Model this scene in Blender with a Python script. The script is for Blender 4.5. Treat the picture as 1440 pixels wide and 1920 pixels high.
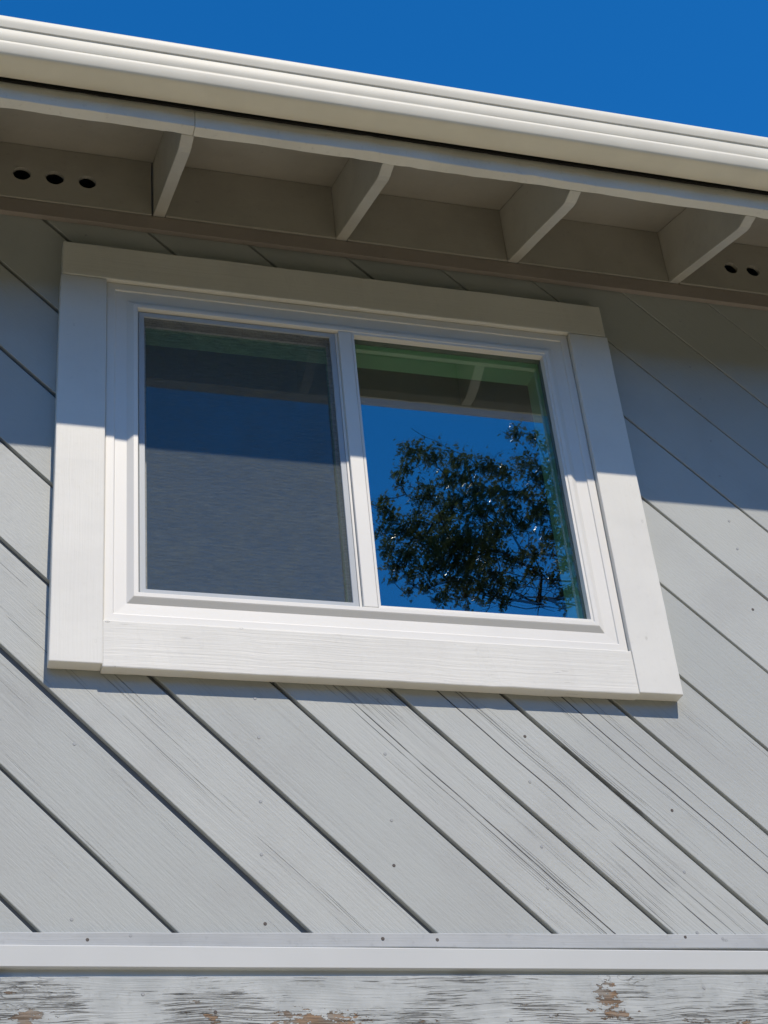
import bpy, bmesh, math, random
from mathutils import Vector, Matrix, noise as mnoise
R = math.radians
for o in list(bpy.data.objects): bpy.data.objects.remove(o, do_unlink=True)
scn = bpy.context.scene
C = scn.collection
# Coordinates: wall face is the plane y = 0 (outside is -y), x to the right, z up;
# origin at the lower left corner of the window casing; the ground lies 3.55 m below.
GZ = -3.55

# ------------------------------------------------------------------ camera
CAM = Vector((-0.3156, -3.7606, -2.0351))
yaw, pit, rol = R(18.9793), R(33.4239), R(-6.0405)
FPX = 2980.24                                   # focal length in photo pixels (1440 x 1920)
fw = Vector((math.sin(yaw)*math.cos(pit), math.cos(yaw)*math.cos(pit), math.sin(pit)))
r0 = Vector((math.cos(yaw), -math.sin(yaw), 0)); u0 = r0.cross(fw)
rt = r0*math.cos(rol) + u0*math.sin(rol); up = -r0*math.sin(rol) + u0*math.cos(rol)
cd = bpy.data.cameras.new('camera'); cam = bpy.data.objects.new('camera', cd); C.objects.link(cam)
cam.matrix_world = Matrix(((rt.x, up.x, -fw.x, CAM.x), (rt.y, up.y, -fw.y, CAM.y), (rt.z, up.z, -fw.z, CAM.z), (0, 0, 0, 1)))
cd.sensor_fit = 'VERTICAL'; cd.sensor_height = 24; cd.lens = FPX/1920*24
cd.clip_start = 0.05; cd.clip_end = 3000
scn.camera = cam
def ray(px, py, y):                             # photo pixel -> point on the plane at depth y
    d = fw*FPX + rt*(px-720) - up*(py-960)
    return CAM + d*((y-CAM.y)/d.y)

# ------------------------------------------------------------------ sky and sun
LDIR = Vector((-0.17, 1.0, -1.225)).normalized()  # the way sunlight travels
EL = math.asin(-LDIR.z); AZ = math.atan2(-LDIR.x, -LDIR.y)
w = bpy.data.worlds.new('World'); scn.world = w; w.use_nodes = True
nt = w.node_tree; nt.nodes.clear()
sky = nt.nodes.new('ShaderNodeTexSky'); sky.sky_type = 'NISHITA'; sky.sun_disc = False
sky.sun_elevation = EL; sky.sun_rotation = AZ
sky.altitude = 2000; sky.air_density = 1.0; sky.dust_density = 0.0; sky.ozone_density = 6.0
hs = nt.nodes.new('ShaderNodeHueSaturation'); hs.inputs['Saturation'].default_value = 1.27
bg = nt.nodes.new('ShaderNodeBackground'); bg.inputs['Strength'].default_value = 0.15
wo = nt.nodes.new('ShaderNodeOutputWorld')
nt.links.new(sky.outputs[0], hs.inputs['Color']); nt.links.new(hs.outputs[0], bg.inputs['Color']); nt.links.new(bg.outputs[0], wo.inputs['Surface'])
sd = bpy.data.lights.new('sun', 'SUN'); sd.energy = 2.7; sd.angle = R(0.5); sd.color = (1.0, 0.905, 0.77)
so = bpy.data.objects.new('sun', sd); C.objects.link(so)
so.rotation_euler = LDIR.to_track_quat('-Z', 'Y').to_euler(); so.location = (3, -10, 14)
vs = scn.view_settings; vs.view_transform = 'Standard'; vs.look = 'None'; vs.exposure = 0.58; vs.gamma = 1.0; vs.use_curve_mapping = False
scn.render.resolution_x = 768; scn.render.resolution_y = 1024

# ------------------------------------------------------------------ material helpers
class N:
    def __init__(s, name):
        s.m = bpy.data.materials.new(name); s.m.use_nodes = True
        s.t = s.m.node_tree; s.t.nodes.clear(); s.out = s.t.nodes.new('ShaderNodeOutputMaterial')
    def n(s, typ, **k):
        o = s.t.nodes.new(typ)
        for a, v in k.items(): setattr(o, a, v)
        return o
    def set(s, sock, v):
        if hasattr(v, 'is_output') or isinstance(v, bpy.types.NodeSocket): s.t.links.new(v, sock)
        else:
            if isinstance(v, (tuple, list)) and len(v) == 3 and sock.type == 'RGBA': v = (*v, 1)
            sock.default_value = v
    def math(s, op, a, b=0.0, c=None, clamp=False):
        o = s.n('ShaderNodeMath', operation=op, use_clamp=clamp); s.set(o.inputs[0], a); s.set(o.inputs[1], b)
        if c is not None: s.set(o.inputs[2], c)
        return o.outputs[0]
    def coord(s): return s.n('ShaderNodeTexCoord').outputs['Object']
    def dot(s, v, d):
        o = s.n('ShaderNodeVectorMath', operation='DOT_PRODUCT'); s.set(o.inputs[0], v); o.inputs[1].default_value = d; return o.outputs['Value']
    def xyz(s, x, y, z):
        o = s.n('ShaderNodeCombineXYZ'); s.set(o.inputs[0], x); s.set(o.inputs[1], y); s.set(o.inputs[2], z); return o.outputs[0]
    def sep(s, v):
        o = s.n('ShaderNodeSeparateXYZ'); s.set(o.inputs[0], v); return o.outputs
    def scale(s, v, sc):
        o = s.n('ShaderNodeVectorMath', operation='MULTIPLY'); s.set(o.inputs[0], v); o.inputs[1].default_value = sc; return o.outputs[0]
    def addv(s, a, b):
        o = s.n('ShaderNodeVectorMath', operation='ADD'); s.set(o.inputs[0], a); s.set(o.inputs[1], b); return o.outputs[0]
    def noise(s, v, scale=1.0, detail=3.0, rough=0.55, dist=0.0):
        o = s.n('ShaderNodeTexNoise'); s.set(o.inputs['Vector'], v); o.inputs['Scale'].default_value = scale
        o.inputs['Detail'].default_value = detail; o.inputs['Roughness'].default_value = rough; o.inputs['Distortion'].default_value = dist
        return o.outputs['Fac']
    def ramp(s, f, a, b):                       # smooth step from a to b
        o = s.n('ShaderNodeMapRange', interpolation_type='SMOOTHSTEP'); s.set(o.inputs[0], f)
        o.inputs[1].default_value = a; o.inputs[2].default_value = b; return o.outputs[0]
    def mix(s, f, a, b):
        o = s.n('ShaderNodeMix', data_type='RGBA'); s.set(o.inputs[0], f); s.set(o.inputs[6], a); s.set(o.inputs[7], b); return o.outputs[2]
    def attr(s, name):
        return s.n('ShaderNodeAttribute', attribute_type='OBJECT', attribute_name=name).outputs['Fac']
    def rnd(s): return s.n('ShaderNodeObjectInfo').outputs['Random']
    def bump(s, h, strength, dist):
        o = s.n('ShaderNodeBump'); s.set(o.inputs['Height'], h); o.inputs['Strength'].default_value = strength; o.inputs['Distance'].default_value = dist
        return o.outputs[0]
    def principled(s, color, rough, normal=None, spec=0.4, metal=0.0):
        o = s.n('ShaderNodeBsdfPrincipled'); s.set(o.inputs['Base Color'], color); s.set(o.inputs['Roughness'], rough)
        o.inputs['Specular IOR Level'].default_value = spec; o.inputs['Metallic'].default_value = metal
        if normal is not None: s.set(o.inputs['Normal'], normal)
        return o.outputs[0]
    def done(s, sh): s.t.links.new(sh, s.out.inputs['Surface']); return s.m

BA = 0.7718                                     # slope of the diagonal boards (44.2 degrees)
DU = (math.cos(BA), 0, -math.sin(BA)); DV = (math.sin(BA), 0, math.cos(BA))
V0, PITCH = -0.5095, 0.2322

def siding_material():
    g = N('painted_siding'); co = g.coord()
    rn = g.rnd()
    u = g.dot(co, DU); v = g.dot(co, DV)
    uo = g.math('MULTIPLY_ADD', rn, 37.0, u)
    wob = g.math('MULTIPLY', g.math('SUBTRACT', g.noise(g.xyz(uo, v, 0.0), 2.2, 2.0), 0.5), 0.016)
    vw = g.math('ADD', v, wob)
    wear = g.attr('wear')
    grain = g.noise(g.xyz(g.math('MULTIPLY', uo, 2.2), 0.0, g.math('MULTIPLY', vw, 130.0)), 1.0, 5.0, 0.65)
    streak = g.noise(g.xyz(g.math('MULTIPLY', uo, 2.4), 3.3, g.math('MULTIPLY', vw, 400.0)), 1.0, 2.0, 0.5)
    area = g.noise(g.xyz(g.math('MULTIPLY', uo, 0.9), 7.1, g.math('MULTIPLY', v, 13.0)), 1.0, 2.0)
    # checking: fine dark cracks along the grain, only in worn areas
    thr = g.math('SUBTRACT', 0.90, g.math('MULTIPLY', g.math('MULTIPLY', g.ramp(area, 0.28, 0.60), wear), 0.325))
    crack = g.math('MULTIPLY', g.ramp(g.math('SUBTRACT', streak, thr), 0.0, 0.06), 0.55)
    # one or two long splits per worn board
    def split(att, wd):
        d = g.math('ABSOLUTE', g.math('SUBTRACT', g.math('ADD', v, g.math('MULTIPLY', wob, 0.8)), g.attr(att)))
        brk = g.ramp(g.noise(g.xyz(g.math('MULTIPLY', uo, 3.0), 1.7, 0.0), 1.0, 3.0), 0.30, 0.46)
        return g.math('MULTIPLY', g.math('SUBTRACT', 1.0, g.ramp(d, wd*0.35, wd)), brk)
    spl = g.math('MAXIMUM', split('split_a', 0.0024), g.math('MULTIPLY', split('split_b', 0.0016), 0.7))
    dark = g.math('MAXIMUM', crack, spl)
    dirt = g.noise(co, 3.1, 5.0, 0.6); dirt2 = g.noise(co, 38.0, 3.0, 0.6)
    base = g.mix(rn, (0.405, 0.423, 0.403), (0.478, 0.492, 0.466))
    base = g.mix(g.math('MULTIPLY', g.ramp(dirt, 0.40, 0.74), 0.42), base, (0.36, 0.365, 0.35))
    base = g.mix(g.math('MULTIPLY', g.ramp(dirt2, 0.60, 0.80), 0.16), base, (0.27, 0.27, 0.25))
    worn = g.math('MULTIPLY', g.math('MULTIPLY', g.ramp(area, 0.50, 0.74), wear), g.ramp(grain, 0.46, 0.66))
    base = g.mix(g.math('MULTIPLY', worn, 0.45), base, (0.23, 0.225, 0.215))
    # a few blind knots showing through the paint
    kn = g.n('ShaderNodeTexVoronoi'); g.set(kn.inputs['Vector'], g.xyz(g.math('MULTIPLY', uo, 2.6), 0.0, g.math('MULTIPLY', v, 4.4))); kn.inputs['Scale'].default_value = 1.0
    kd = kn.outputs['Distance']
    ring = g.math('MULTIPLY', g.ramp(g.math('SINE', g.math('MULTIPLY', g.math('ADD', kd, g.math('MULTIPLY', dirt2, 0.03)), 190.0)), 0.2, 0.9), g.math('SUBTRACT', 1.0, g.ramp(kd, 0.03, 0.085)))
    ksel = g.ramp(g.sep(kn.outputs['Color'])[0], 0.62, 0.66)
    ring = g.math('MULTIPLY', ring, ksel)
    base = g.mix(g.math('MULTIPLY', ring, 0.35), base, (0.18, 0.17, 0.16))
    col = g.mix(dark, base, (0.07, 0.07, 0.072))
    fine = g.noise(g.xyz(g.math('MULTIPLY', uo, 60.0), 0.0, g.math('MULTIPLY', v, 160.0)), 1.0, 2.0)
    h = g.math('ADD', g.math('MULTIPLY', grain, g.math('MULTIPLY_ADD', wear, 0.8, 0.35)), g.math('MULTIPLY', fine, 0.42))
    h = g.math('SUBTRACT', h, g.math('MULTIPLY', dark, 2.2)); h = g.math('SUBTRACT', h, g.math('MULTIPLY', ring, 0.5))
    return g.done(g.principled(col, g.math('MULTIPLY_ADD', dirt2, 0.2, 0.48), g.bump(h, 0.7, 0.0022), 0.3))

def paint(name, col, col2, rough=0.5, axis=0, grain=0.4, cracks=0.0, dirtcol=None, dirt=0.2):
    g = N(name); co = g.coord(); rn = g.rnd()
    s = [140.0, 140.0, 140.0]; s[axis] = 1.8
    off = g.addv(co, g.xyz(g.math('MULTIPLY', rn, 11.0), g.math('MULTIPLY', rn, 5.0), g.math('MULTIPLY', rn, 7.0)))
    wv = g.addv(off, g.scale(g.xyz(*([g.math('SUBTRACT', g.noise(off, 3.0, 2.0), 0.5)]*3)), tuple(0.0 if i == axis else 0.022 for i in range(3))))
    gr = g.noise(g.scale(wv, tuple(s)), 1.0, 4.0, 0.6)
    d1 = g.noise(off, 4.0, 5.0, 0.62); d2 = g.noise(off, 55.0, 3.0)
    base = g.mix(g.ramp(d1, 0.35, 0.7), col, col2)
    dc = dirtcol or tuple(c*0.55 for c in col)
    base = g.mix(g.math('MULTIPLY', g.ramp(d2, 0.58, 0.8), dirt), base, dc)
    h = g.math('ADD', g.math('MULTIPLY', gr, grain), g.math('MULTIPLY', d2, 0.12))
    if cracks > 0:
        s2 = [230.0]*3; s2[axis] = 4.5
        st = g.noise(g.scale(wv, tuple(s2)), 1.0, 2.0, 0.5)
        ar = g.noise(off, 5.0, 2.0)
        ck = g.ramp(g.math('SUBTRACT', st, g.math('SUBTRACT', 0.86, g.math('MULTIPLY', g.ramp(ar, 0.42, 0.7), 0.22*cracks))), 0.0, 0.05)
        ks = [3.6]*3; ks[axis] = 1.7
        kn = g.n('ShaderNodeTexVoronoi'); g.set(kn.inputs['Vector'], g.scale(off, tuple(ks))); kd = g.math('ADD', kn.outputs['Distance'], g.math('MULTIPLY', g.math('SUBTRACT', d2, 0.5), 0.06))
        kr = g.math('MULTIPLY', g.ramp(g.math('SINE', g.math('MULTIPLY', kd, 170.0)), 0.1, 0.9), g.math('SUBTRACT', 1.0, g.ramp(kd, 0.03, 0.10)))
        ck = g.math('MAXIMUM', ck, g.math('MULTIPLY', kr, g.math('MULTIPLY', g.ramp(g.sep(kn.outputs['Color'])[0], 0.45, 0.5), 0.85)))
        base = g.mix(g.math('MULTIPLY', ck, 0.5), base, tuple(c*0.4 for c in col)); h = g.math('SUBTRACT', h, ck)
    return g.done(g.principled(base, rough, g.bump(h, 0.7, 0.0016), 0.35))

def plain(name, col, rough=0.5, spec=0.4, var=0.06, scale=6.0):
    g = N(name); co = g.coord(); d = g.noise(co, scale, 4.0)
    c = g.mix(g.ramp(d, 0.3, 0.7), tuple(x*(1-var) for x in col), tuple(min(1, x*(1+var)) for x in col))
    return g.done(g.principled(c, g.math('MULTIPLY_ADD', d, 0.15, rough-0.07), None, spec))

def weathered_material():
    g = N('peeling_paint'); co = g.coord(); X, Y, Z = g.sep(co)
    # grain lines bend round three knots
    v = Z; ringsum = None
    for kx, kz, sx, sz, amp in ((1.490, -0.829, 0.075, 0.035, 1.0), (-0.045, -0.862, 0.10, 0.05, 1.0), (0.86, -0.97, 0.10, 0.05, 0.8), (2.2, -0.9, 0.1, 0.05, .9)):
        dx = g.math('DIVIDE', g.math('SUBTRACT', X, kx), sx); dz = g.math('DIVIDE', g.math('SUBTRACT', Z, kz), sz)
        rr = g.math('SQRT', g.math('ADD', g.math('MULTIPLY', dx, dx), g.math('MULTIPLY', dz, dz)))
        rr = g.math('ADD', rr, g.math('MULTIPLY', g.noise(g.scale(co, (1, 1, 2.0)), 17.0, 4.0), 1.3))
        m = g.math('MULTIPLY', g.math('SUBTRACT', 1.0, g.ramp(rr, 0.7, 2.3)), amp)
        k = g.math('MULTIPLY', g.math('MULTIPLY', g.ramp(g.math('SINE', g.math('MULTIPLY', rr, 15.0)), 0.45, 0.98), m), g.ramp(g.noise(co, 35.0, 2.0), 0.38, 0.60))
        ringsum = k if ringsum is None else g.math('MAXIMUM', ringsum, k)
    wob = g.math('MULTIPLY', g.math('SUBTRACT', g.noise(g.scale(co, (2.2, 1, 6)), 1.0, 2.0), 0.5), 0.05)
    vw = g.math('ADD', v, wob)
    gr = g.noise(g.xyz(g.math('MULTIPLY', X, 3.2), 0.0, g.math('MULTIPLY', vw, 120.0)), 1.0, 5.0, 0.65)
    st = g.noise(g.xyz(g.math('MULTIPLY', X, 7.0), 2.0, g.math('MULTIPLY', vw, 400.0)), 1.0, 4.0, 0.6)
    low = g.math('SUBTRACT', 1.0, g.ramp(Z, -0.97, -0.85))
    ar = g.math('ADD', g.noise(g.scale(co, (3.4, 1, 10)), 1.0, 3.0, 0.6), g.math('MULTIPLY', low, 0.10))
    crack = g.ramp(g.math('SUBTRACT', st, g.math('SUBTRACT', 0.80, g.math('MULTIPLY', g.ramp(ar, 0.26, 0.62), 0.27))), 0.0, 0.04)
    crack = g.math('MULTIPLY', g.math('MAXIMUM', crack, g.math('MULTIPLY', ringsum, 0.7)), 0.68)
    # bare wood where the paint has flaked
    pk = g.noise(g.scale(co, (13.0, 1, 42)), 1.0, 6.0, 0.7)
    sel = g.ramp(g.math('ADD', pk, g.math('MULTIPLY', g.math('SUBTRACT', ar, 0.5), 0.75)), 0.715, 0.735)
    for px, pz, sx, sz in ((1.431, -0.872, 0.034, 0.024), (0.665, -0.932, 0.10, 0.022), (1.44, -0.918, 0.040, 0.016), (-0.02, -0.918, .04, .016)):
        dx = g.math('DIVIDE', g.math('SUBTRACT', X, px), sx); dz = g.math('DIVIDE', g.math('SUBTRACT', Z, pz), sz)
        rr = g.math('ADD', g.math('SQRT', g.math('ADD', g.math('MULTIPLY', dx, dx), g.math('MULTIPLY', dz, dz))), g.math('MULTIPLY', g.math('SUBTRACT', g.noise(g.scale(co, (26.0, 1, 60)), 1.0, 5.0, 0.7), 0.5), 7.0))
        sel = g.math('MAXIMUM', sel, g.math('SUBTRACT', 1.0, g.ramp(rr, 0.80, 0.88)))
    pa = g.mix(g.ramp(g.noise(co, 9.0, 5.0), 0.35, 0.7), (0.475, 0.495, 0.48), (0.385, 0.405, 0.395))
    dirt = g.noise(co, 60.0, 3.0)
    pa = g.mix(g.math('MULTIPLY', g.ramp(dirt, 0.56, 0.75), 0.25), pa, (0.22, 0.22, 0.20))
    pa = g.mix(g.math('MULTIPLY', g.math('MULTIPLY', g.ramp(gr, 0.48, 0.62), g.ramp(ar, 0.42, 0.64)), 0.45), pa, (0.20, 0.195, 0.18))
    wd = g.mix(g.ramp(g.noise(co, 14.0, 3.0), 0.42, 0.60), (0.30, 0.20, 0.125), (0.27, 0.245, 0.21))
    wd = g.mix(g.ramp(gr, 0.45, 0.62), wd, (0.13, 0.095, 0.065))
    col = g.mix(sel, pa, wd); col = g.mix(crack, col, (0.06, 0.052, 0.045))
    h = g.math('ADD', g.math('MULTIPLY', gr, 0.6), g.math('MULTIPLY', dirt, 0.15))
    h = g.math('SUBTRACT', g.math('SUBTRACT', h, g.math('MULTIPLY', sel, 0.9)), g.math('MULTIPLY', crack, 1.3))
    return g.done(g.principled(col, 0.65, g.bump(h, 1.0, 0.0034), 0.25))

def glass_material(name='window_glass', extra=0.265, tint=(0.55, 0.93, 0.70, 1)):
    g = N(name)
    lw = g.n('ShaderNodeLayerWeight'); lw.inputs['Blend'].default_value = 0.5      # Schlick, the same from both sides
    f = g.math('ADD', g.math('MULTIPLY', g.math('POWER', lw.outputs['Facing'], 5.0), 0.8), extra, clamp=True)
    tr = g.n('ShaderNodeBsdfTransparent'); tr.inputs['Color'].default_value = tint
    co = g.coord(); wv = g.noise(co, 2.2, 1.0)
    gl = g.n('ShaderNodeBsdfGlossy'); gl.inputs['Roughness'].default_value = 0.0; gl.inputs['Color'].default_value = (0.94, 0.98, 1, 1)
    if extra > 0.1: g.set(gl.inputs['Normal'], g.bump(wv, 0.015, 0.02))
    mx = g.n('ShaderNodeMixShader'); g.set(mx.inputs[0], f); g.set(mx.inputs[1], tr.outputs[0]); g.set(mx.inputs[2], gl.outputs[0])
    return g.done(mx.outputs[0])

def screen_material():
    g = N('insect_screen_mesh'); co = g.coord()
    wob = g.scale(co, (22.0, 1.0, 150.0))
    st = g.noise(wob, 1.0, 3.0, 0.65); ln = g.noise(co, 7.0, 2.0); fx = g.noise(g.scale(co, (170.0, 1.0, 150.0)), 1.0, 1.0)
    f = g.math('ADD', g.math('MULTIPLY_ADD', st, 0.62, 0.20), g.math('ADD', g.math('MULTIPLY', g.math('SUBTRACT', ln, 0.5), 0.18), g.math('MULTIPLY', g.math('SUBTRACT', fx, 0.5), 0.25)), clamp=True)
    tr = g.n('ShaderNodeBsdfTransparent')
    df = g.n('ShaderNodeBsdfDiffuse'); df.inputs['Color'].default_value = (0.125, 0.145, 0.14, 1)
    mx = g.n('ShaderNodeMixShader'); g.set(mx.inputs[0], f); g.set(mx.inputs[1], tr.outputs[0]); g.set(mx.inputs[2], df.outputs[0])
    return g.done(mx.outputs[0])

def ground_material():
    g = N('dry_grass_ground'); co = g.coord()
    a = g.noise(co, 0.35, 5.0); b = g.noise(co, 9.0, 5.0, 0.7)
    c = g.mix(g.ramp(a, 0.35, 0.65), (0.085, 0.08, 0.035), (0.065, 0.07, 0.03)); c = g.mix(g.math('MULTIPLY', b, 0.5), c, (0.05, 0.045, 0.025))
    return g.done(g.principled(c, 0.9, g.bump(b, 0.6, 0.03), 0.1))

def leaf_material():
    g = N('oak_leaf'); co = g.coord(); d = g.noise(co, 2.5, 3.0); rn = g.noise(co, 40.0, 1.0)
    c = g.mix(g.ramp(d, 0.35, 0.65), (0.095, 0.130, 0.045), (0.150, 0.175, 0.065)); c = g.mix(g.ramp(rn, 0.6, 0.75), c, (0.11, 0.11, 0.035))
    pr = g.principled(c, 0.34, None, 0.7)
    tl = g.n('ShaderNodeBsdfTranslucent'); g.set(tl.inputs[0], c)
    mx = g.n('ShaderNodeMixShader'); mx.inputs[0].default_value = 0.45; g.set(mx.inputs[1], pr); g.set(mx.inputs[2], tl.outputs[0])
    return g.done(mx.outputs[0])

M = dict(
    siding=siding_material(),
    sheath=plain('sheathing', (0.20, 0.205, 0.21), 0.7, 0.2),
    trim=paint('white_wood_paint', (0.73, 0.715, 0.655), (0.685, 0.67, 0.615), 0.5, 0, 0.85, 0.95, dirt=0.14),
    trimv=paint('white_wood_paint_upright', (0.73, 0.715, 0.655), (0.69, 0.675, 0.62), 0.5, 2, 0.6, 0.4, dirt=0.10),
    vinyl=plain('white_vinyl', (0.76, 0.74, 0.685), 0.38, 0.4, 0.012, 3.0),
    gutter=plain('cream_gutter_enamel', (0.765, 0.72, 0.59), 0.5, 0.3, 0.045, 5.0),
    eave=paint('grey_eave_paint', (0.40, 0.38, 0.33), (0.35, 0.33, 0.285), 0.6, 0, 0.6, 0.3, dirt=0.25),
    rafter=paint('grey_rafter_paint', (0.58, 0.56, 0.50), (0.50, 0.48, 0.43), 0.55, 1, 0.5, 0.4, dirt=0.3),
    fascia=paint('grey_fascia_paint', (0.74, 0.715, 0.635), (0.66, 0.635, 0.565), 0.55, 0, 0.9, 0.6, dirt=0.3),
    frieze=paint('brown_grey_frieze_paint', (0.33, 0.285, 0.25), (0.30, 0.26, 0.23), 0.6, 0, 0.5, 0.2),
    strip=paint('grey_strip_paint', (0.44, 0.455, 0.455), (0.39, 0.405, 0.405), 0.55, 0, 0.6, 0.7, dirt=0.3),
    band=plain('white_metal_band', (0.555, 0.565, 0.545), 0.42, 0.4, 0.02, 3.0),
    weathered=weathered_material(), glass=glass_material(), sash_glass=glass_material('sash_window_glass', 0.21), clear=glass_material('clear_outer_glass', 0.05, (0.96, 0.98, 0.97, 1)), gap_shade=plain('black_gap_shade', (0.02, 0.019, 0.018), 0.9, 0.1), screen=screen_material(),
    screen_frame=plain('grey_screen_frame', (0.42, 0.45, 0.47), 0.4, 0.4, 0.02),
    spacer=plain('grey_spacer_bar', (0.12, 0.16, 0.13), 0.5), gasket=plain('dark_gasket', (0.03, 0.03, 0.035), 0.6),
    nail=plain('painted_nail_head', (0.34, 0.35, 0.35), 0.5), rust=plain('dark_nail_head', (0.09, 0.075, 0.065), 0.6),
    shingle=plain('asphalt_shingle', (0.09, 0.085, 0.08), 0.9, 0.1, 0.3, 30.0),
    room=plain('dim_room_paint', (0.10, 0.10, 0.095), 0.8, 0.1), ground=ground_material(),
    leaf=leaf_material(), bark=plain('oak_bark', (0.075, 0.06, 0.05), 0.9, 0.1, 0.35, 14.0),
    patio=plain('pale_concrete', (0.66, 0.55, 0.37), 0.8, 0.2, 0.06, 3.0), wood=plain('dark_sky_block', (0.035, 0.042, 0.02), 0.95, 0.05, 0.4, 1.5),  # last entry: dark colour of the added sky-blocking bank
    plainwall=plain('lower_wall_paint', (0.43, 0.445, 0.445), 0.6, 0.2))

# ------------------------------------------------------------------ object helpers
def link(name, me, mat=None, parent=None, loc=None):
    o = bpy.data.objects.new(name, me); C.objects.link(o)
    if mat is not None and not me.materials: me.materials.append(mat)
    if loc is not None: o.location = loc
    if parent is not None:
        o.parent = parent; o.matrix_parent_inverse = parent_inverse(parent)
    return o
def parent_inverse(p):                          # parents are unrotated: their world position is all that counts
    t = Vector((0, 0, 0)); q = p
    while q is not None:
        t += q.location
        if q.parent is not None: t += q.matrix_parent_inverse.translation
        q = q.parent
    return Matrix.Translation(-t)
def thing(name, label, cat, loc, group=None):
    o = bpy.data.objects.new(name, None); C.objects.link(o); o.location = loc; o.empty_display_size = 0.1
    o['label'] = label; o['category'] = cat; o['kind'] = 'thing'
    if group: o['group'] = group
    return o
def tag(o, label, cat): o['label'] = label; o['category'] = cat; o['kind'] = 'thing'; return o
def mesh_from(bm, name, smooth=False):
    bmesh.ops.recalc_face_normals(bm, faces=bm.faces)
    me = bpy.data.meshes.new(name); bm.to_mesh(me); bm.free()
    if smooth:
        for f in me.polygons: f.use_smooth = True
    return me
def bevel(o, wd, seg=2):
    m = o.modifiers.new('bevel', 'BEVEL'); m.width = wd; m.segments = seg; m.limit_method = 'ANGLE'; m.angle_limit = R(40); return o
def box_bm(x0, x1, y0, y1, z0, z1, bm=None):
    bm = bm or bmesh.new()
    v = [bm.verts.new(p) for p in ((x0,y0,z0),(x1,y0,z0),(x1,y1,z0),(x0,y1,z0),(x0,y0,z1),(x1,y0,z1),(x1,y1,z1),(x0,y1,z1))]
    for f in ((0,1,2,3),(4,7,6,5),(0,4,5,1),(1,5,6,2),(2,6,7,3),(3,7,4,0)): bm.faces.new([v[i] for i in f])
    return bm
def box(name, x0, x1, y0, y1, z0, z1, mat, parent=None, bev=0.0):
    o = link(name, mesh_from(box_bm(x0, x1, y0, y1, z0, z1), name), mat, parent)
    if bev: bevel(o, bev)
    return o
def lumber(name, x0, x1, y0, y1, z0, z1, axis, mat, parent=None, jit=0.0012, step=0.03, bev=0.003, seed=0, chips=0.0):
    """a sawn board whose long edges waver a little, with the odd chip"""
    rnd = random.Random(seed*77+5); bm = bmesh.new()
    a0, a1 = ((x0, x1), (y0, y1), (z0, z1))[axis]; n = max(2, int((a1-a0)/step)); rings = []
    for i in range(n+1):
        t = a0+(a1-a0)*i/n; ring = []
        c = [(x0, x1), (y0, y1), (z0, z1)]; others = [k for k in range(3) if k != axis]
        for q, (s0, s1) in enumerate(((0, 0), (1, 0), (1, 1), (0, 1))):
            p = [0, 0, 0]; p[axis] = t; p[others[0]] = c[others[0]][s0]; p[others[1]] = c[others[1]][s1]
            for k, s in ((others[0], s0), (others[1], s1)):
                nz = mnoise.noise(Vector((t*4.0, q*3.7+seed*9.1, k*2.3)))*jit + mnoise.noise(Vector((t*19.0, q*3.7+seed*5.1, k*7.3)))*jit*0.5
                p[k] += nz
                if chips and rnd.random() < chips: p[k] += (0.0035 if s == 0 else -0.0035)*rnd.uniform(.4, 1)
            ring.append(bm.verts.new(p))
        rings.append(ring)
    for a, b in zip(rings, rings[1:]):
        for k in range(4): bm.faces.new((a[k], a[(k+1) % 4], b[(k+1) % 4], b[k]))
    bm.faces.new(rings[0]); bm.faces.new(rings[-1][::-1])
    o = link(name, mesh_from(bm, name), mat, parent)
    if bev: bevel(o, bev, 2)
    return o
def extrude_x(name, prof, x0, x1, mat, parent=None, n=1, closed=True, smooth=False, wob=0.0):
    bm = bmesh.new(); rings = []
    for i in range(n+1):
        x = x0+(x1-x0)*i/n
        rings.append([bm.verts.new((x, y + wob*mnoise.noise(Vector((x*3, j*0.2, 1))), z + wob*mnoise.noise(Vector((x*2.3, j*0.2, 5))))) for j, (y, z) in enumerate(prof)])
    m = len(prof)
    for a, b in zip(rings, rings[1:]):
        for k in range(m if closed else m-1): bm.faces.new((a[k], a[(k+1) % m], b[(k+1) % m], b[k]))
    if closed: bm.faces.new(rings[0]); bm.faces.new(rings[-1][::-1])
    return link(name, mesh_from(bm, name, smooth), mat, parent)

XL, XR = -1.9, 4.4                              # ends of the wall
# ------------------------------------------------------------------ ground
bm = bmesh.new(); s = 900
for p in ((-s,-s,GZ),(s,-s,GZ),(s,s,GZ),(-s,s,GZ)): bm.verts.new(p)
bm.faces.new(bm.verts[:]); g_ = link('ground', mesh_from(bm, 'ground'), M['ground']); g_['kind'] = 'structure'
box('patio', XL-1.5, XR+2.5, -4.2, 0.0, GZ-.15, GZ+.09, M['patio'])['kind'] = 'structure'
bm = bmesh.new(); cols = []                     # unseen dark bank across the yard, added to block the low sky
for i in range(61):
    x = -120+4*i; col = []
    for j in range(13):
        t = j/12; p = Vector((x, -17-9*t*t-1.5*t, GZ-.3+11.2*math.sin(t*1.45)))
        p += Vector((0, 1.6, 1.1))*mnoise.fractal(Vector((x*.11, j*.35, 2)), .6, 2.1, 4)*(0.3+t)*.8; col.append(bm.verts.new(p))
    cols.append(col)
for a, b in zip(cols, cols[1:]):
    for j in range(12): bm.faces.new((a[j], a[j+1], b[j+1], b[j]))
h_ = link('sky_block_slope', mesh_from(bm, 'sky_block_slope', True), M['wood']); h_['kind'] = 'structure'

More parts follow.
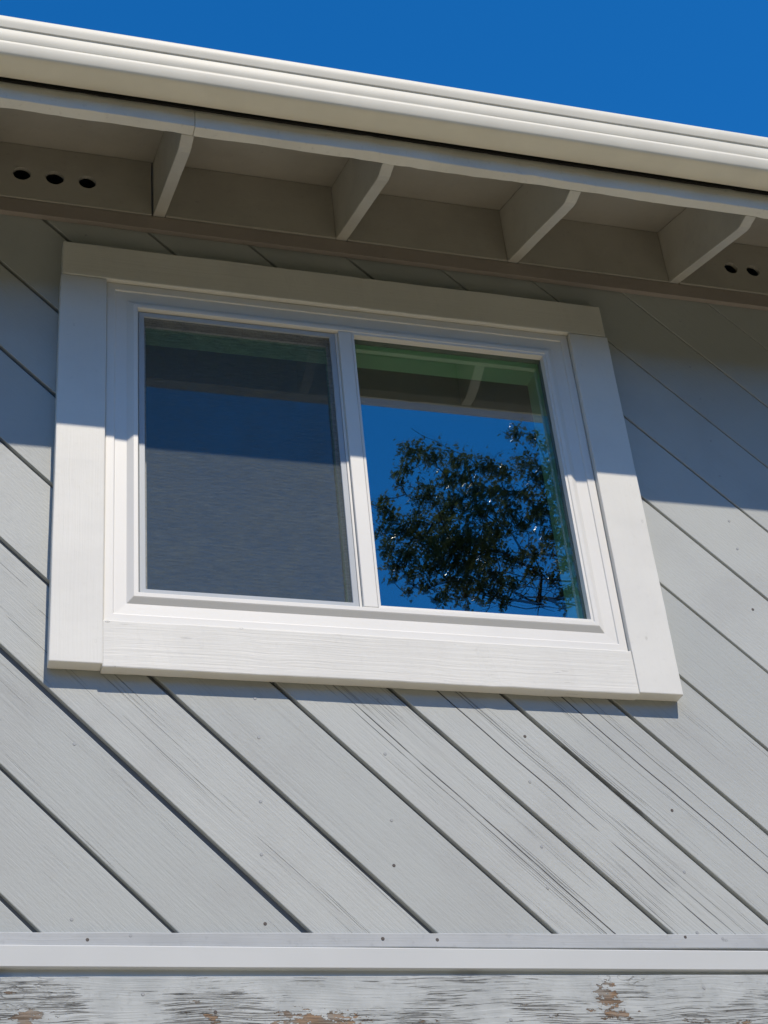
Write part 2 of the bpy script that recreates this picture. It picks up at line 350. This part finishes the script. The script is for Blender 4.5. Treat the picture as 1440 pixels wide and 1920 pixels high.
# ------------------------------------------------------------------ house wall with diagonal boards
wall = thing('house_wall', 'grey house wall of wide diagonal boards around the white sliding window', 'wall', (1.25, 0.05, GZ))
HX0, HX1, HZ0, HZ1 = 0.10, 1.72, 0.06, 1.42     # hole for the window
ZB, ZT = -0.725, 1.70
bm = bmesh.new()                                # sheathing: the rabbeted lips seen at the bottom of each joint
for x0, x1, z0, z1 in ((XL, HX0, -0.985, ZT), (HX1, XR, -0.985, ZT), (HX0, HX1, -0.985, HZ0), (HX0, HX1, HZ1, ZT)): box_bm(x0, x1, 0.0166, 0.11, z0, z1, bm)
link('sheathing', mesh_from(bm, 'sheathing'), M['sheath'], wall)
rng = random.Random(4)
GAP = {0: .013, 1: .011, 2: .019, 3: .014, 4: .0125, 5: .0125, 6: .012, 7: .0115, 8: .0095, 9: .0095, 10: .009, 11: .007, 12: .005, 13: .0045, 14: .0045, 15: .0045, 16: .005}
WEAR = {0: .55, 1: .70, 2: .86, 3: .55, 4: .92, 5: .93, 6: .95, 7: .75, 8: .5}
SPLIT = {4: (4.515, 4.44), 5: (5.42, 5.585), 6: (6.54, 6.72)}
def clip(poly, nx, nz, c):                      # keep nx*x + nz*z <= c
    out = []
    for i in range(len(poly)):
        a, b = poly[i], poly[(i+1) % len(poly)]; da = nx*a[0]+nz*a[1]-c; db = nx*b[0]+nz*b[1]-c
        if da <= 0: out.append(a)
        if da*db < 0: t = da/(da-db); out.append((a[0]+(b[0]-a[0])*t, a[1]+(b[1]-a[1])*t))
    return out
boards = []
for k in range(-14, 26):
    ga, gb = GAP.get(k, .011), GAP.get(k+1, .011)
    va, vb = V0+PITCH*k+ga*0.5, V0+PITCH*(k+1)-gb*0.5
    poly = [(XL, ZB), (XR, ZB), (XR, ZT-0.04), (XL, ZT-0.04)]
    poly = clip(poly, -DV[0], -DV[2], -va)
    if len(poly) > 2: poly = clip(poly, DV[0], DV[2], vb)
    if len(poly) < 3: continue
    bm = bmesh.new(); dy = rng.uniform(-.0012, .0012)
    bm.faces.new([bm.verts.new((x, dy, z)) for x, z in poly])
    for co_, no_ in (((HX0,0,0),(1,0,0)), ((HX1,0,0),(1,0,0)), ((0,0,HZ0),(0,0,1)), ((0,0,HZ1),(0,0,1))):
        bmesh.ops.bisect_plane(bm, geom=bm.verts[:]+bm.edges[:]+bm.faces[:], plane_co=co_, plane_no=no_)
    dead = [f for f in bm.faces if HX0 < f.calc_center_median().x < HX1 and HZ0 < f.calc_center_median().z < HZ1]
    if dead: bmesh.ops.delete(bm, geom=dead, context='FACES')
    bmesh.ops.dissolve_limit(bm, angle_limit=0.01, verts=bm.verts[:], edges=bm.edges[:])
    bm.faces.ensure_lookup_table(); left = set(bm.faces)
    while left:                                 # each connected piece is a board of its own
        st = [left.pop()]; isl = [st[0]]
        while st:
            f = st.pop()
            for e in f.edges:
                for f2 in e.link_faces:
                    if f2 in left: left.remove(f2); st.append(f2); isl.append(f2)
        if sum(f.calc_area() for f in isl) < 0.0008: continue
        b2 = bmesh.new(); mp = {}
        for f in isl:
            vs_ = []
            for vv in f.verts:
                key = tuple(round(c, 6) for c in vv.co)
                if key not in mp: mp[key] = b2.verts.new(vv.co)
                vs_.append(mp[key])
            b2.faces.new(vs_)
        ret = bmesh.ops.extrude_face_region(b2, geom=b2.faces[:])
        for e in ret['geom']:
            if isinstance(e, bmesh.types.BMVert): e.co.y += 0.0185
        o = link('siding_board', mesh_from(b2, 'siding_board'), M['siding'], wall); xs = [p.co.x for p in o.data.vertices]; zs = [p.co.z for p in o.data.vertices]
        bevel(o, 0.0024 if min(zs) < -0.3 else 0.0010, 2)
        o['wear'] = float(WEAR.get(k, 0.12)) if min(zs) < -0.1 else 0.08
        sp = SPLIT.get(k, (9e3, 9e3)) if min(zs) < -0.1 else (9e3, 9e3)
        o['split_a'] = float(V0+PITCH*sp[0]); o['split_b'] = float(V0+PITCH*sp[1])
        boards.append((k, o, min(xs), max(xs), min(zs), max(zs), va, vb, dy))
    bm.free()
# nail heads where the boards cross the studs
bmn = bmesh.new(); bmesh.ops.create_cone(bmn, cap_ends=True, segments=8, radius1=0.0050, radius2=0.0040, depth=0.0014, matrix=Matrix.Rotation(R(90), 4, 'X'))
nail_me = mesh_from(bmn, 'nail'); nail_me.materials.append(M['nail'])
nail_dark = nail_me.copy(); nail_dark.materials.clear(); nail_dark.materials.append(M['rust'])
def inside(o, x, z):                            # is the point on the board's front, clear of window casing
    return not (-0.02 < x < 1.84 and -0.02 < z < 1.51)
for k, o, x0, x1, z0, z1, va, vb, dy in boards:
    for j in range(-4, 10):
        sx = 0.079 + 0.4135*j + (0.065 if j == 1 else 0.0)
        for fr in (0.3, 0.72):
            fr2 = fr + rng.uniform(-.08, .08); x = sx + rng.uniform(-.006, .006)
            z = (va + (vb-va)*fr2 - x*DV[0])/DV[2]
            if not (x0 < x < x1 and z0+.01 < z < z1-.01 and -0.70 < z < 1.58) or not inside(o, x, z): continue
            if rng.random() < 0.25: continue
            # the point must be on this piece and not on the one beyond the window
            cands = [b for b in boards if b[0] == k and b[2] <= x <= b[3] and b[4] <= z <= b[5]]
            if cands and cands[0][1] is not o: continue
            link('nail', nail_dark if rng.random() < .3 else nail_me, None, o, (x, dy-0.0004, z))

# rest of the building shell behind and below
box('lower_wall', XL, XR, 0.006, 0.11, GZ-0.05, -0.99, M['plainwall'], wall)
for x0, x1 in ((XL, XL+.1), (XR-.1, XR)):
    bm = bmesh.new(); pr = [(0.112, GZ-.05), (6.888, GZ-.05), (6.888, 1.86), (3.5, 3.2), (0.112, 1.86)]
    a = [bm.verts.new((x0, y, z)) for y, z in pr]; b = [bm.verts.new((x1, y, z)) for y, z in pr]
    bm.faces.new(a); bm.faces.new(b[::-1])
    for i in range(5): bm.faces.new((a[i], a[(i+1) % 5], b[(i+1) % 5], b[i]))
    link('end_wall', mesh_from(bm, 'end_wall'), M['plainwall'], wall)
box('back_wall', XL, XR, 6.89, 7.0, GZ-.05, 1.88, M['plainwall'], wall)
# the room behind the window
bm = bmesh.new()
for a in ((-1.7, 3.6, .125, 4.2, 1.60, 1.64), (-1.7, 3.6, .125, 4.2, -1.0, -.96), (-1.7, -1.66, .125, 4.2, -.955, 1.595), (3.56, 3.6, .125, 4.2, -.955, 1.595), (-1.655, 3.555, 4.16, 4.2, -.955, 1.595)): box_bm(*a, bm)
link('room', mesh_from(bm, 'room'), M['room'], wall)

# ------------------------------------------------------------------ horizontal trim under the boards
def tilt(o, z_of):                              # lean a long board: z_of(x, is_top) is added
    zm = sum(v.co.z for v in o.data.vertices)/len(o.data.vertices)
    for v in o.data.vertices: v.co.z += z_of(v.co.x, v.co.z > zm)
o = lumber('wood_strip', XL, XR, -0.013, 0.010, -0.7465, -0.713, 0, M['strip'], None, 0.0012, 0.04, 0.002, 21, 0.012)
tag(o, 'thin grey painted wood strip closing the lower ends of the diagonal boards', 'trim strip')
strip = o; tilt(o, lambda x, t: .0040*x if t else .0012*max(0, x-.4))
for px, py, dk in ((164, 1762, 1), (245, 1754, 0), (718, 1760, 1), (820, 1762, 1), (1285, 1757, 1), (1355, 1760, 0)):
    p = ray(px, py, -0.0135); link('nail', nail_dark if dk else nail_me, None, strip, (p.x, -0.0134, p.z))
o = extrude_x('drip_flashing', [(-0.0225, -0.7475), (-0.0255, -0.7505), (-0.0255, -0.799), (-0.0235, -0.8015), (-0.008, -0.8015), (-0.006, -0.834), (0.0, -0.834), (0.0, -0.7475)], XL, XR, M['band'], None, 40, wob=0.0008); tilt(o, lambda x, t: -.0036*x)
tag(o, 'smooth white flashing band running the width of the wall', 'flashing')
wb = lumber('weathered_board', XL, XR, -0.025, -0.003, -0.985, -0.8235, 0, M['weathered'], None, 0.001, 0.05, 0.002, 23)
tilt(wb, lambda x, t: .0022*x)
tag(wb, 'weathered board with peeling paint, cracks and bare wood below the white band', 'board')
for px, py, dk in ((268, 1864, 0), (404, 1898, 1), (1033, 1905, 0), (958, 1912, 0), (1320, 1852, 0)):
    p = ray(px, py, -0.025); link('nail', nail_dark if dk else nail_me, None, wb, (p.x, -0.0256, p.z))

# ------------------------------------------------------------------ window
win = thing('sliding_window', 'white sliding window with wide wooden casing, screen over its left half', 'window', (0.91, -0.02, 0.0))
TY = -0.045
lumber('casing_head', 0.004, 1.818, TY, -0.002, 1.3525, 1.488, 0, M['trim'], win, 0.0016, 0.03, 0.004, 1, 0.012)
lumber('casing_side', 0.0, 0.1405, TY, -0.002, 0.0, 1.3505, 2, M['trimv'], win, 0.0010, 0.04, 0.003, 2, 0.004)
lumber('casing_side', 1.6815, 1.821, TY-0.002, -0.002, -0.004, 1.3495, 2, M['trimv'], win, 0.0012, 0.04, 0.003, 3, 0.006)
lumber('casing_sill', 0.1390, 1.6835, TY+0.002, -0.002, -0.008, 0.136, 0, M['trim'], win, 0.0016, 0.03, 0.004, 4, 0.015)
# main frame: one moulded ring, mitred at the corners
FX0, FX1, FZ0, FZ1 = 0.1412, 1.6808, 0.1365, 1.352
# (inset from the outer edge, y)
prof = [(0.0, 0.02), (0.0, -0.0265), (0.003, -0.030), (0.027, -0.030), (0.029, -0.0255), (0.064, -0.0245), (0.080, -0.0345), (0.083, -0.036), (0.094, -0.036), (0.0965, -0.034), (0.0965, 0.02)]
def ring(name, prof, x0, x1, z0, z1, mat, parent, smooth=False):
    bm = bmesh.new(); R4 = []
    for sx, sz in ((0, 0), (1, 0), (1, 1), (0, 1)):
        R4.append([bm.verts.new(((x0+d) if sx == 0 else (x1-d), y, (z0+d) if sz == 0 else (z1-d))) for d, y in prof])
    m = len(prof)
    for i in range(4):
        a, b = R4[i], R4[(i+1) % 4]
        for k in range(m): bm.faces.new((a[k], a[(k+1) % m], b[(k+1) % m], b[k]))
    return link(name, mesh_from(bm, name, smooth), mat, parent)
fr = ring('frame', prof, FX0, FX1, FZ0, FZ1, M['vinyl'], win); bevel(fr, 0.0012, 2)
IX0, IX1, IZ0, IZ1 = FX0+.0965, FX1-.0965, FZ0+.0965, FZ1-.0965
# jamb lining behind the frame, seen through the fixed glass
ring('jamb_lining', [(0.094, 0.022), (0.094, 0.14), (0.078, 0.14), (0.078, 0.022)], FX0, FX1, FZ0, FZ1, M['vinyl'], win)
# fixed half: meeting stile, glass set in a thin bead
SX0, SX1 = 0.8765, 0.9195
st = box('meeting_stile', SX0, SX1, -0.034, 0.02, IZ0+.0005, IZ1-.0005, M['vinyl'], win); bevel(st, .0025)
box('stile_lip', SX0-0.0085, SX0-.0006, -0.022, 0.0, IZ0+.0005, IZ1-.0005, M['vinyl'], win, .001)
GY = 0.0
def pane(name, x0, x1, z0, z1, y, parent):
    return box(name, x0, x1, y, y+0.004, z0, z1, M['glass'], parent)
def sheet(name, x0, x1, z0, z1, y, mat, parent):
    bm = bmesh.new()
    bm.faces.new([bm.verts.new(p) for p in ((x0,y,z0),(x1,y,z0),(x1,y,z1),(x0,y,z1))])
    return link(name, mesh_from(bm, name), mat, parent)
sheet('glass_pane', SX1-.002, IX1+.002, IZ0-.002, IZ1+.002, 0.010, M['glass'], win)
sheet('outer_glass_pane', SX1-.002, IX1+.002, IZ0-.002, IZ1+.002, -0.012, M['clear'], win)
ring('glazing_bead', [(0.0004, -0.0335), (0.0080, -0.0330), (0.0105, -0.0140), (0.0105, -0.0125), (0.0004, -0.0125)], SX1, IX1, IZ0, IZ1, M['vinyl'], win)
ring('spacer_bar', [(0.0004, -0.0115), (0.0115, -0.0115), (0.0115, 0.0095), (0.0004, 0.0095)], SX1, IX1, IZ0, IZ1, M['spacer'], win)
# sliding half: sash behind, screen in front
sash = ring('sliding_sash', [(0.001, 0.012), (0.030, 0.012), (0.030, 0.035), (0.001, 0.035)], IX0, SX0, IZ0, IZ1, M['vinyl'], win)
sg = sheet('sash_glass', IX0+.028, SX0-.028, IZ0+.028, IZ1-.028, 0.020, M['sash_glass'], win)
scr = ring('screen_frame', [(0.0, -0.019), (0.0015, -0.0205), (0.0165, -0.0205), (0.018, -0.019), (0.018, -0.010), (0.0, -0.010)], IX0+.0035, SX0-.009, IZ0+.0025, IZ1-.0025, M['screen_frame'], win)
scr['label'] = 'pale grey metal frame of the insect screen'
ms = sheet('screen_mesh', IX0+.02, SX0-.0245, IZ0+.019, IZ1-.019, -0.0145, M['screen'], scr)

# ------------------------------------------------------------------ roof edge
roof = thing('roof', 'open eave of the shingled roof with grey rafter tails above the window', 'roof', (1.25, 3.5, 1.65))
SL = 0.389
def dz(y): return 1.9165 + SL*y                 # underside of the roof deck
DX0, DX1 = XL-0.35, XR+0.35
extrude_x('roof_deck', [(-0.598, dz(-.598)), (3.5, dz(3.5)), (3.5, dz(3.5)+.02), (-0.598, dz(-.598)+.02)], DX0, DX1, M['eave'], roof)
extrude_x('shingles', [(-0.612, dz(-.612)+.022), (3.5, dz(3.5)+.022), (3.5, dz(3.5)+.05), (-0.612, dz(-.612)+.035)], DX0-.01, DX1+.01, M['shingle'], roof)
extrude_x('back_slope', [(3.502, dz(3.5)), (7.6, dz(-.6)), (7.6, dz(-.6)+.05), (3.502, dz(3.5)+.05)], DX0, DX1, M['shingle'], roof)
def rafter_mesh(seed):
    bm = bmesh.new(); rnd = random.Random(seed)
    pr = []
    for i in range(9): y = 0.09-0.57*i/8; pr.append((y, 1.676+SL*y + rnd.uniform(-.0008, .0008)))
    pr += [(-0.500, 1.4855), (-0.516, 1.488), (-0.546, 1.490), (-0.546, dz(-.546)-.001), (0.09, dz(.09)-.001)]
    a = [bm.verts.new((0, y, z)) for y, z in pr]; b = [bm.verts.new((0.038, y, z)) for y, z in pr]
    bm.faces.new(a); bm.faces.new(b[::-1]); m = len(pr)
    for i in range(m): bm.faces.new((a[i], a[(i+1) % m], b[(i+1) % m], b[i]))
    return mesh_from(bm, 'rafter')
rms = [rafter_mesh(s_) for s_ in range(3)]
RX = [0.290+0.6125*k for k in range(-3, 7)]
for i, x in enumerate(RX): bevel(link('rafter', rms[i % 3], M['rafter'], roof, (x, 0, 0)), 0.003, 2)
# blocking panels between the rafters, some bored with vent holes
def panel(x0, x1, z0, y, holes):
    bm = bmesh.new(); z1 = dz(y)-.002
    def loop(pts):
        vs_ = [bm.verts.new(p) for p in pts]
        return [bm.edges.new((vs_[i], vs_[(i+1) % len(vs_)])) for i in range(len(vs_))]
    es = loop([(x0, y, z0), (x1, y, z0), (x1, y, z1), (x0, y, z1)])
    for hx, hz, hr in holes:
        es += loop([(hx+hr*math.cos(t*math.tau/20)*(1+.03*math.sin(t*2.1)), y, hz+hr*math.sin(t*math.tau/20)) for t in range(20)])
    bmesh.ops.triangle_fill(bm, edges=es, use_beauty=True)
    ret = bmesh.ops.extrude_face_region(bm, geom=bm.faces[:])
    for e in ret['geom']:
        if isinstance(e, bmesh.types.BMVert): e.co.y += 0.014
    return mesh_from(bm, 'blocking_panel')
for i in range(len(RX)-1):
    x0, x1 = RX[i]+.041, RX[i+1]-(.006 if i == 2 else .002)
    holes = []
    if i == 2: holes = [(-.1317, 1.7745, .0285), (-.0274, 1.7745, .0295), (.0764, 1.7748, .0285)]
    if i == 6: holes = [(2.3934, 1.7735, .026), (2.4824, 1.7747, .026), (2.572, 1.7745, .026)]
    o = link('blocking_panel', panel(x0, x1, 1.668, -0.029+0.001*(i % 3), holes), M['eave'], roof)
    if holes: o['label'] = 'blocking panel bored with a row of round vent holes'
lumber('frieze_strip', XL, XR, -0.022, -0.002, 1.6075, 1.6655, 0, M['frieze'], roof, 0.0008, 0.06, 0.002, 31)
lumber('fascia_board', DX0, 0.3234, -0.586, -0.5475, 1.4885, dz(-.586)-.003, 0, M['fascia'], roof, 0.0034, 0.03, 0.003, 32, 0.05)
lumber('fascia_board', 0.324, DX1, -0.5845, -0.5475, 1.4875, dz(-.586)-.003, 0, M['fascia'], roof, 0.0034, 0.03, 0.003, 33, 0.05)

lumber('gap_shade_strip', DX0+.02, DX1-.02, -0.5965, -0.5895, 1.5515, 1.676, 0, M['gap_shade'], roof, 0.0014, 0.03, 0.0, 35, 0.03)  # black strip standing in for the shade in the gap behind the gutter

# ------------------------------------------------------------------ rain gutter
def gutter():
    gp = [(-0.692, 1.684), (-0.696, 1.6905), (-0.7015, 1.6925), (-0.7075, 1.690), (-0.7095, 1.684), (-0.7085, 1.668), (-0.7068, 1.6620), (-0.7045, 1.650), (-0.7035, 1.6475), (-0.7005, 1.6455), (-0.7000, 1.6425),
          (-0.7010, 1.6390), (-0.6955, 1.6055), (-0.6940, 1.6030), (-0.6945, 1.6000), (-0.6965, 1.5965), (-0.6965, 1.5915), (-0.6895, 1.5640), (-0.6855, 1.5575), (-0.6795, 1.5540), (-0.6700, 1.5525),
          (-0.603, 1.557), (-0.600, 1.560), (-0.600, 1.680)]
    inn = []
    for i in range(len(gp)):                    # inner skin, 1.2 mm in
        a = Vector(gp[max(0, i-1)]); b = Vector(gp[min(len(gp)-1, i+1)]); t = (b-a).normalized(); nrm = Vector((-t.y, t.x))
        inn.append(tuple(Vector(gp[i]) + nrm*0.0012))
    return gp + inn[::-1]
gt = thing('rain_gutter', 'long cream metal rain gutter along the roof edge against the sky', 'gutter', (1.25, -0.65, 1.545))
tr_ = extrude_x('trough', gutter(), DX0+.05, DX1-.05, M['gutter'], gt, 60, wob=0.0007)
for f in tr_.data.polygons: f.use_smooth = True
es_ = tr_.modifiers.new('split', 'EDGE_SPLIT'); es_.split_angle = R(38)
for x0 in (DX0+.049, DX1-.0505):
    bm = bmesh.new(); gp = gutter()[:24]
    a = [bm.verts.new((x0, y, z)) for y, z in gp]; b = [bm.verts.new((x0+.0015, y, z)) for y, z in gp]
    bm.faces.new(a); bm.faces.new(b[::-1])
    for i in range(len(gp)): bm.faces.new((a[i], a[(i+1) % len(gp)], b[(i+1) % len(gp)], b[i]))
    link('end_cap', mesh_from(bm, 'end_cap'), M['gutter'], gt)

# ------------------------------------------------------------------ oak tree in the yard, seen mirrored in the glass
rng = random.Random(11)
GP = 0.010
def mirrored(px, py, D):
    p = ray(px, py, D); return Vector((p.x, 2*GP-p.y, p.z))
vis = [(770,850,24),(812,856,24),(858,868,26),(903,880,28),(940,888,22),(985,872,24),(1012,898,30),(1042,880,26),(965,813,17),(1000,820,15),(1028,830,14),
       (752,908,12),(800,932,28),(838,902,22),(852,948,28),(900,958,30),(718,952,15),(735,968,18),(750,1000,26),(790,1008,30),(840,1008,32),(882,1012,30),(930,1000,28),(978,985,22),
       (1030,955,28),(1042,1008,30),(762,1045,22),(800,1062,24),(850,1058,32),(900,1060,30),(848,1098,24),(870,1120,18),(770,1092,9),(928,1118,14),(945,1132,11),(1000,1038,20),
       (1052,1060,16),(742,892,8),(1060,1108,12),(815,1030,26),(868,1030,28),(915,1030,26),(960,1050,20),(1060,920,24),(1075,985,22),(1085,1040,12),(925,925,16),(780,975,20),(830,975,22),(716,1000,14),(726,1030,16),(740,1060,16),(736,1086,10),(768,1076,14),(766,1110,10),(800,1100,16),(826,1124,14),(900,1108,22),(930,1085,22),(880,1090,22),
       (960,1095,16),(1000,1075,16),(1035,1085,14),(1010,1120,11),(1060,1138,9),(722,935,9),(760,880,13),(890,920,20),(870,900,18),(950,930,20),(985,930,18),(1002,962,18),(952,962,18),(1085,900,18),(1060,850,14)]
clumps = []
for px, py, r_ in vis:
    D = 8.0 + rng.uniform(-.45, .45); c = mirrored(px, py, D); clumps.append((c, r_*0.0049*1.08))
tb = mirrored(1500, 1500, 8.2); TX, TYY = tb.x, tb.y
for i in range(230):                            # the rest of the crown, right of and behind what the glass shows
    th = rng.uniform(0, math.tau); rr = rng.uniform(.35, 1)**.5; ph = rng.uniform(-.5, 1)
    p = Vector((TX+0.6 + 2.4*rr*math.cos(th), TYY + 2.3*rr*math.sin(th), 6.2 + 2.6*ph*math.sqrt(max(0.05, 1-rr*rr*.7))))
    q = Vector((p.x, 2*GP-p.y, p.z)) - CAM       # keep it out of the open sky left of the crown
    d = q.dot(fw); sx = 720+FPX*q.dot(rt)/d; sy = 960-FPX*q.dot(up)/d
    if sx < 1170: continue
    clumps.append((p, rng.uniform(.16, .30)))
tree = thing('oak_tree', 'leafy oak tree mirrored in the right half of the window', 'tree', (TX, TYY, GZ))
# skeleton: trunk, then each clump joins the nearest node towards the trunk
nodes = []                                       # (pos, parent, weight)
top = Vector((TX+.35, TYY, 6.6)); basep = Vector((TX, TYY, GZ-.1))
for i in range(15):
    t = i/14; p = basep.lerp(top, t) + Vector((.18*math.sin(t*5), .12*math.cos(t*4), 0)); nodes.append([p, i-1, 0])
NT = len(nodes)
order = sorted(range(len(clumps)), key=lambda i: (clumps[i][0]-Vector((TX+.2, TYY, clumps[i][0].z-.6))).length)
tips = {}
for ci in order:
    c, r_ = clumps[ci]; dc = (c-Vector((TX, TYY, c.z))).length; best = None
    for ni, (p, par, _) in enumerate(nodes):
        if p.z < 3.2: continue
        dn = (p-Vector((TX, TYY, p.z))).length
        cost = (p-c).length + (2.0 if dn > dc+.05 else 0) + (.6 if p.z > c.z+.1 else 0)
        if best is None or cost < best[0]: best = (cost, ni)
    ni = best[1]; p0 = nodes[ni][0]; L = (c-p0).length; n = max(2, int(L/.16)); prev = ni
    side = Vector((rng.uniform(-1, 1), rng.uniform(-1, 1), rng.uniform(-.6, .4)))*L*.10
    for j in range(1, n+1):
        t = j/n; p = p0.lerp(c, t) + side*math.sin(t*math.pi) + Vector((rng.uniform(-1, 1), rng.uniform(-1, 1), rng.uniform(-1, 1)))*.014
        nodes.append([p, prev, 0]); prev = len(nodes)-1
    tips[ci] = prev
    for _ in range(3):                           # twigs
        d = Vector((rng.uniform(-1, 1), rng.uniform(-1, 1), rng.uniform(-.3, 1))).normalized()*r_*rng.uniform(.7, 1.25)
        q1 = nodes[prev][0]+d*.5+Vector((0, 0, -.01)); nodes.append([q1, prev, 0]); nodes.append([q1+d*.5+Vector((rng.uniform(-.02, .02), 0, rng.uniform(-.02, .03))), len(nodes)-1, 0])
for px, py, px2, py2 in ((905, 880, 772, 803), (905, 880, 940, 845), (812, 856, 790, 818)):   # bare twigs against the sky
    a = mirrored(px, py, 8.0); b = mirrored(px2, py2, 8.05)
    ni = min(range(len(nodes)), key=lambda i: (nodes[i][0]-a).length); prev = ni; p0 = nodes[ni][0]
    for j in range(1, 7): nodes.append([p0.lerp(b, j/6)+Vector((rng.uniform(-.012, .012), 0, rng.uniform(-.015, .015))), prev, 0]); prev = len(nodes)-1
kids = [0.0]*len(nodes)
for i in range(len(nodes)-1, 0, -1):
    a = max(kids[i], 0.0034**2.2)
    kids[i] = a; kids[nodes[i][1]] += a
rad = [max(.0034, kids[i]**(1/2.2)) for i in range(len(nodes))]
rad = [min(r_*.8, .055) if i >= NT else max(r_, .30-.018*i) for i, r_ in enumerate(rad)]
def tube(bm, p, q, r1, r2, n):
    d = (q-p)
    if d.length < 1e-5: return
    t = d.normalized(); a = t.orthogonal().normalized(); b = t.cross(a)
    A = [bm.verts.new(p+(a*math.cos(k*math.tau/n)+b*math.sin(k*math.tau/n))*r1) for k in range(n)]
    B = [bm.verts.new(q+(a*math.cos(k*math.tau/n)+b*math.sin(k*math.tau/n))*r2) for k in range(n)]
    for k in range(n): bm.faces.new((A[k], A[(k+1) % n], B[(k+1) % n], B[k]))
bt, bb = bmesh.new(), bmesh.new()
for i in range(1, len(nodes)):
    p, par, _ = nodes[i]; tube(bt if i < NT else bb, nodes[par][0], p, min(rad[par], rad[i]*1.6) if i >= NT else rad[par], rad[i], 12 if i < NT else (7 if rad[i] > .02 else 4))
for pts, r_ in (([(1090,1052),(1040,1042),(985,1046),(930,1050),(870,1042),(800,1034)], .016), ([(1098,1100),(1050,1088),(1000,1084),(950,1072),(905,1078)], .012), ([(1100,1138),(1040,1128),(985,1118),(940,1096),(900,1060)], .012),
                ([(1040,1128),(1070,1100),(1095,1080)], .008), ([(1000,1084),(975,1112),(930,1140)], .006), ([(985,1046),(960,1000),(905,962),(850,915)], .012), ([(1070,1000),(1010,985),(960,960),(905,940),(800,952)], .010),
                ([(1050,1088),(1020,1115),(1005,1150)], .005), ([(985,1118),(950,1130),(880,1150)], .005), ([(1000,1084),(1040,1070),(1080,1072)], .006), ([(960,1000),(930,985),(870,985)], .006), ([(1060,1095),(1020,1100),(960,1098)], .005)):
    q = [mirrored(a, b, 8.0+.12*math.sin(i*1.7+a)) for i, (a, b) in enumerate(pts)]
    if r_ > .0095 and pts[0][0] > 1060:          # the big limbs leave the trunk beyond the window's edge
        tn = min(nodes[:NT], key=lambda n_: (n_[0]-q[0]).length)[0]; q = [tn, tn.lerp(q[0], .5)+Vector((0, 0, -.08))] + q
    for i in range(len(q)-1):
        m_ = q[i].lerp(q[i+1], .5) + Vector((rng.uniform(-.02, .02), rng.uniform(-.03, .03), rng.uniform(-.02, .02))); n_ = len(q)-1
        ra, rb = r_*(1-.75*i/n_), r_*(1-.75*(i+1)/n_); tube(bb, q[i], m_, ra, (ra+rb)/2, 6); tube(bb, m_, q[i+1], (ra+rb)/2, rb, 6)
        for _ in range(3):
            d = Vector((rng.uniform(-1, 1), rng.uniform(-1, 1), rng.uniform(-.8, 1))).normalized()*rng.uniform(.08, .22); e = m_+d*.5+Vector((0, 0, rng.uniform(-.02, .02)))
            tube(bb, m_, e, .0045, .0035, 4); tube(bb, e, e+d*.6+Vector((rng.uniform(-.04, .04), 0, rng.uniform(-.03, .04))), .0035, .002, 4)
link('trunk', mesh_from(bt, 'trunk', True), M['bark'], tree); link('branches', mesh_from(bb, 'branches', True), M['bark'], tree)
V, F = [], []
def leaf(p, L):
    n = Vector((rng.gauss(0, 1), rng.gauss(0, 1), rng.gauss(.7, 1))).normalized(); a = n.orthogonal().normalized()
    a = (a*math.cos(t_ := rng.uniform(0, math.tau)) + n.cross(a)*math.sin(t_)).normalized(); b = n.cross(a); W_ = L*.27
    i = len(V)
    V.extend((p, p+a*L*.45+b*W_+n*.12*L, p+a*L+n*(-.05*L), p+a*L*.45-b*W_+n*.12*L)); F.append((i, i+1, i+2)); F.append((i, i+2, i+3))
for ci, (c, r_) in enumerate(clumps):
    near = ci < len(vis); cnt = int((185 if near else 70)*(r_/.13)**2)
    for _ in range(max(12, cnt)):
        d = Vector((rng.gauss(0, 1), rng.gauss(0, 1), rng.gauss(0, .8))); d = d.normalized()*(rng.random()**.5)*r_*(1.1 if rng.random() < .75 else 1.7)
        leaf(c+d, rng.uniform(.040, .070) if near else rng.uniform(.045, .07))
me = bpy.data.meshes.new('crown'); me.from_pydata([tuple(v) for v in V], [], F); me.update()
link('crown', me, M['leaf'], tree)
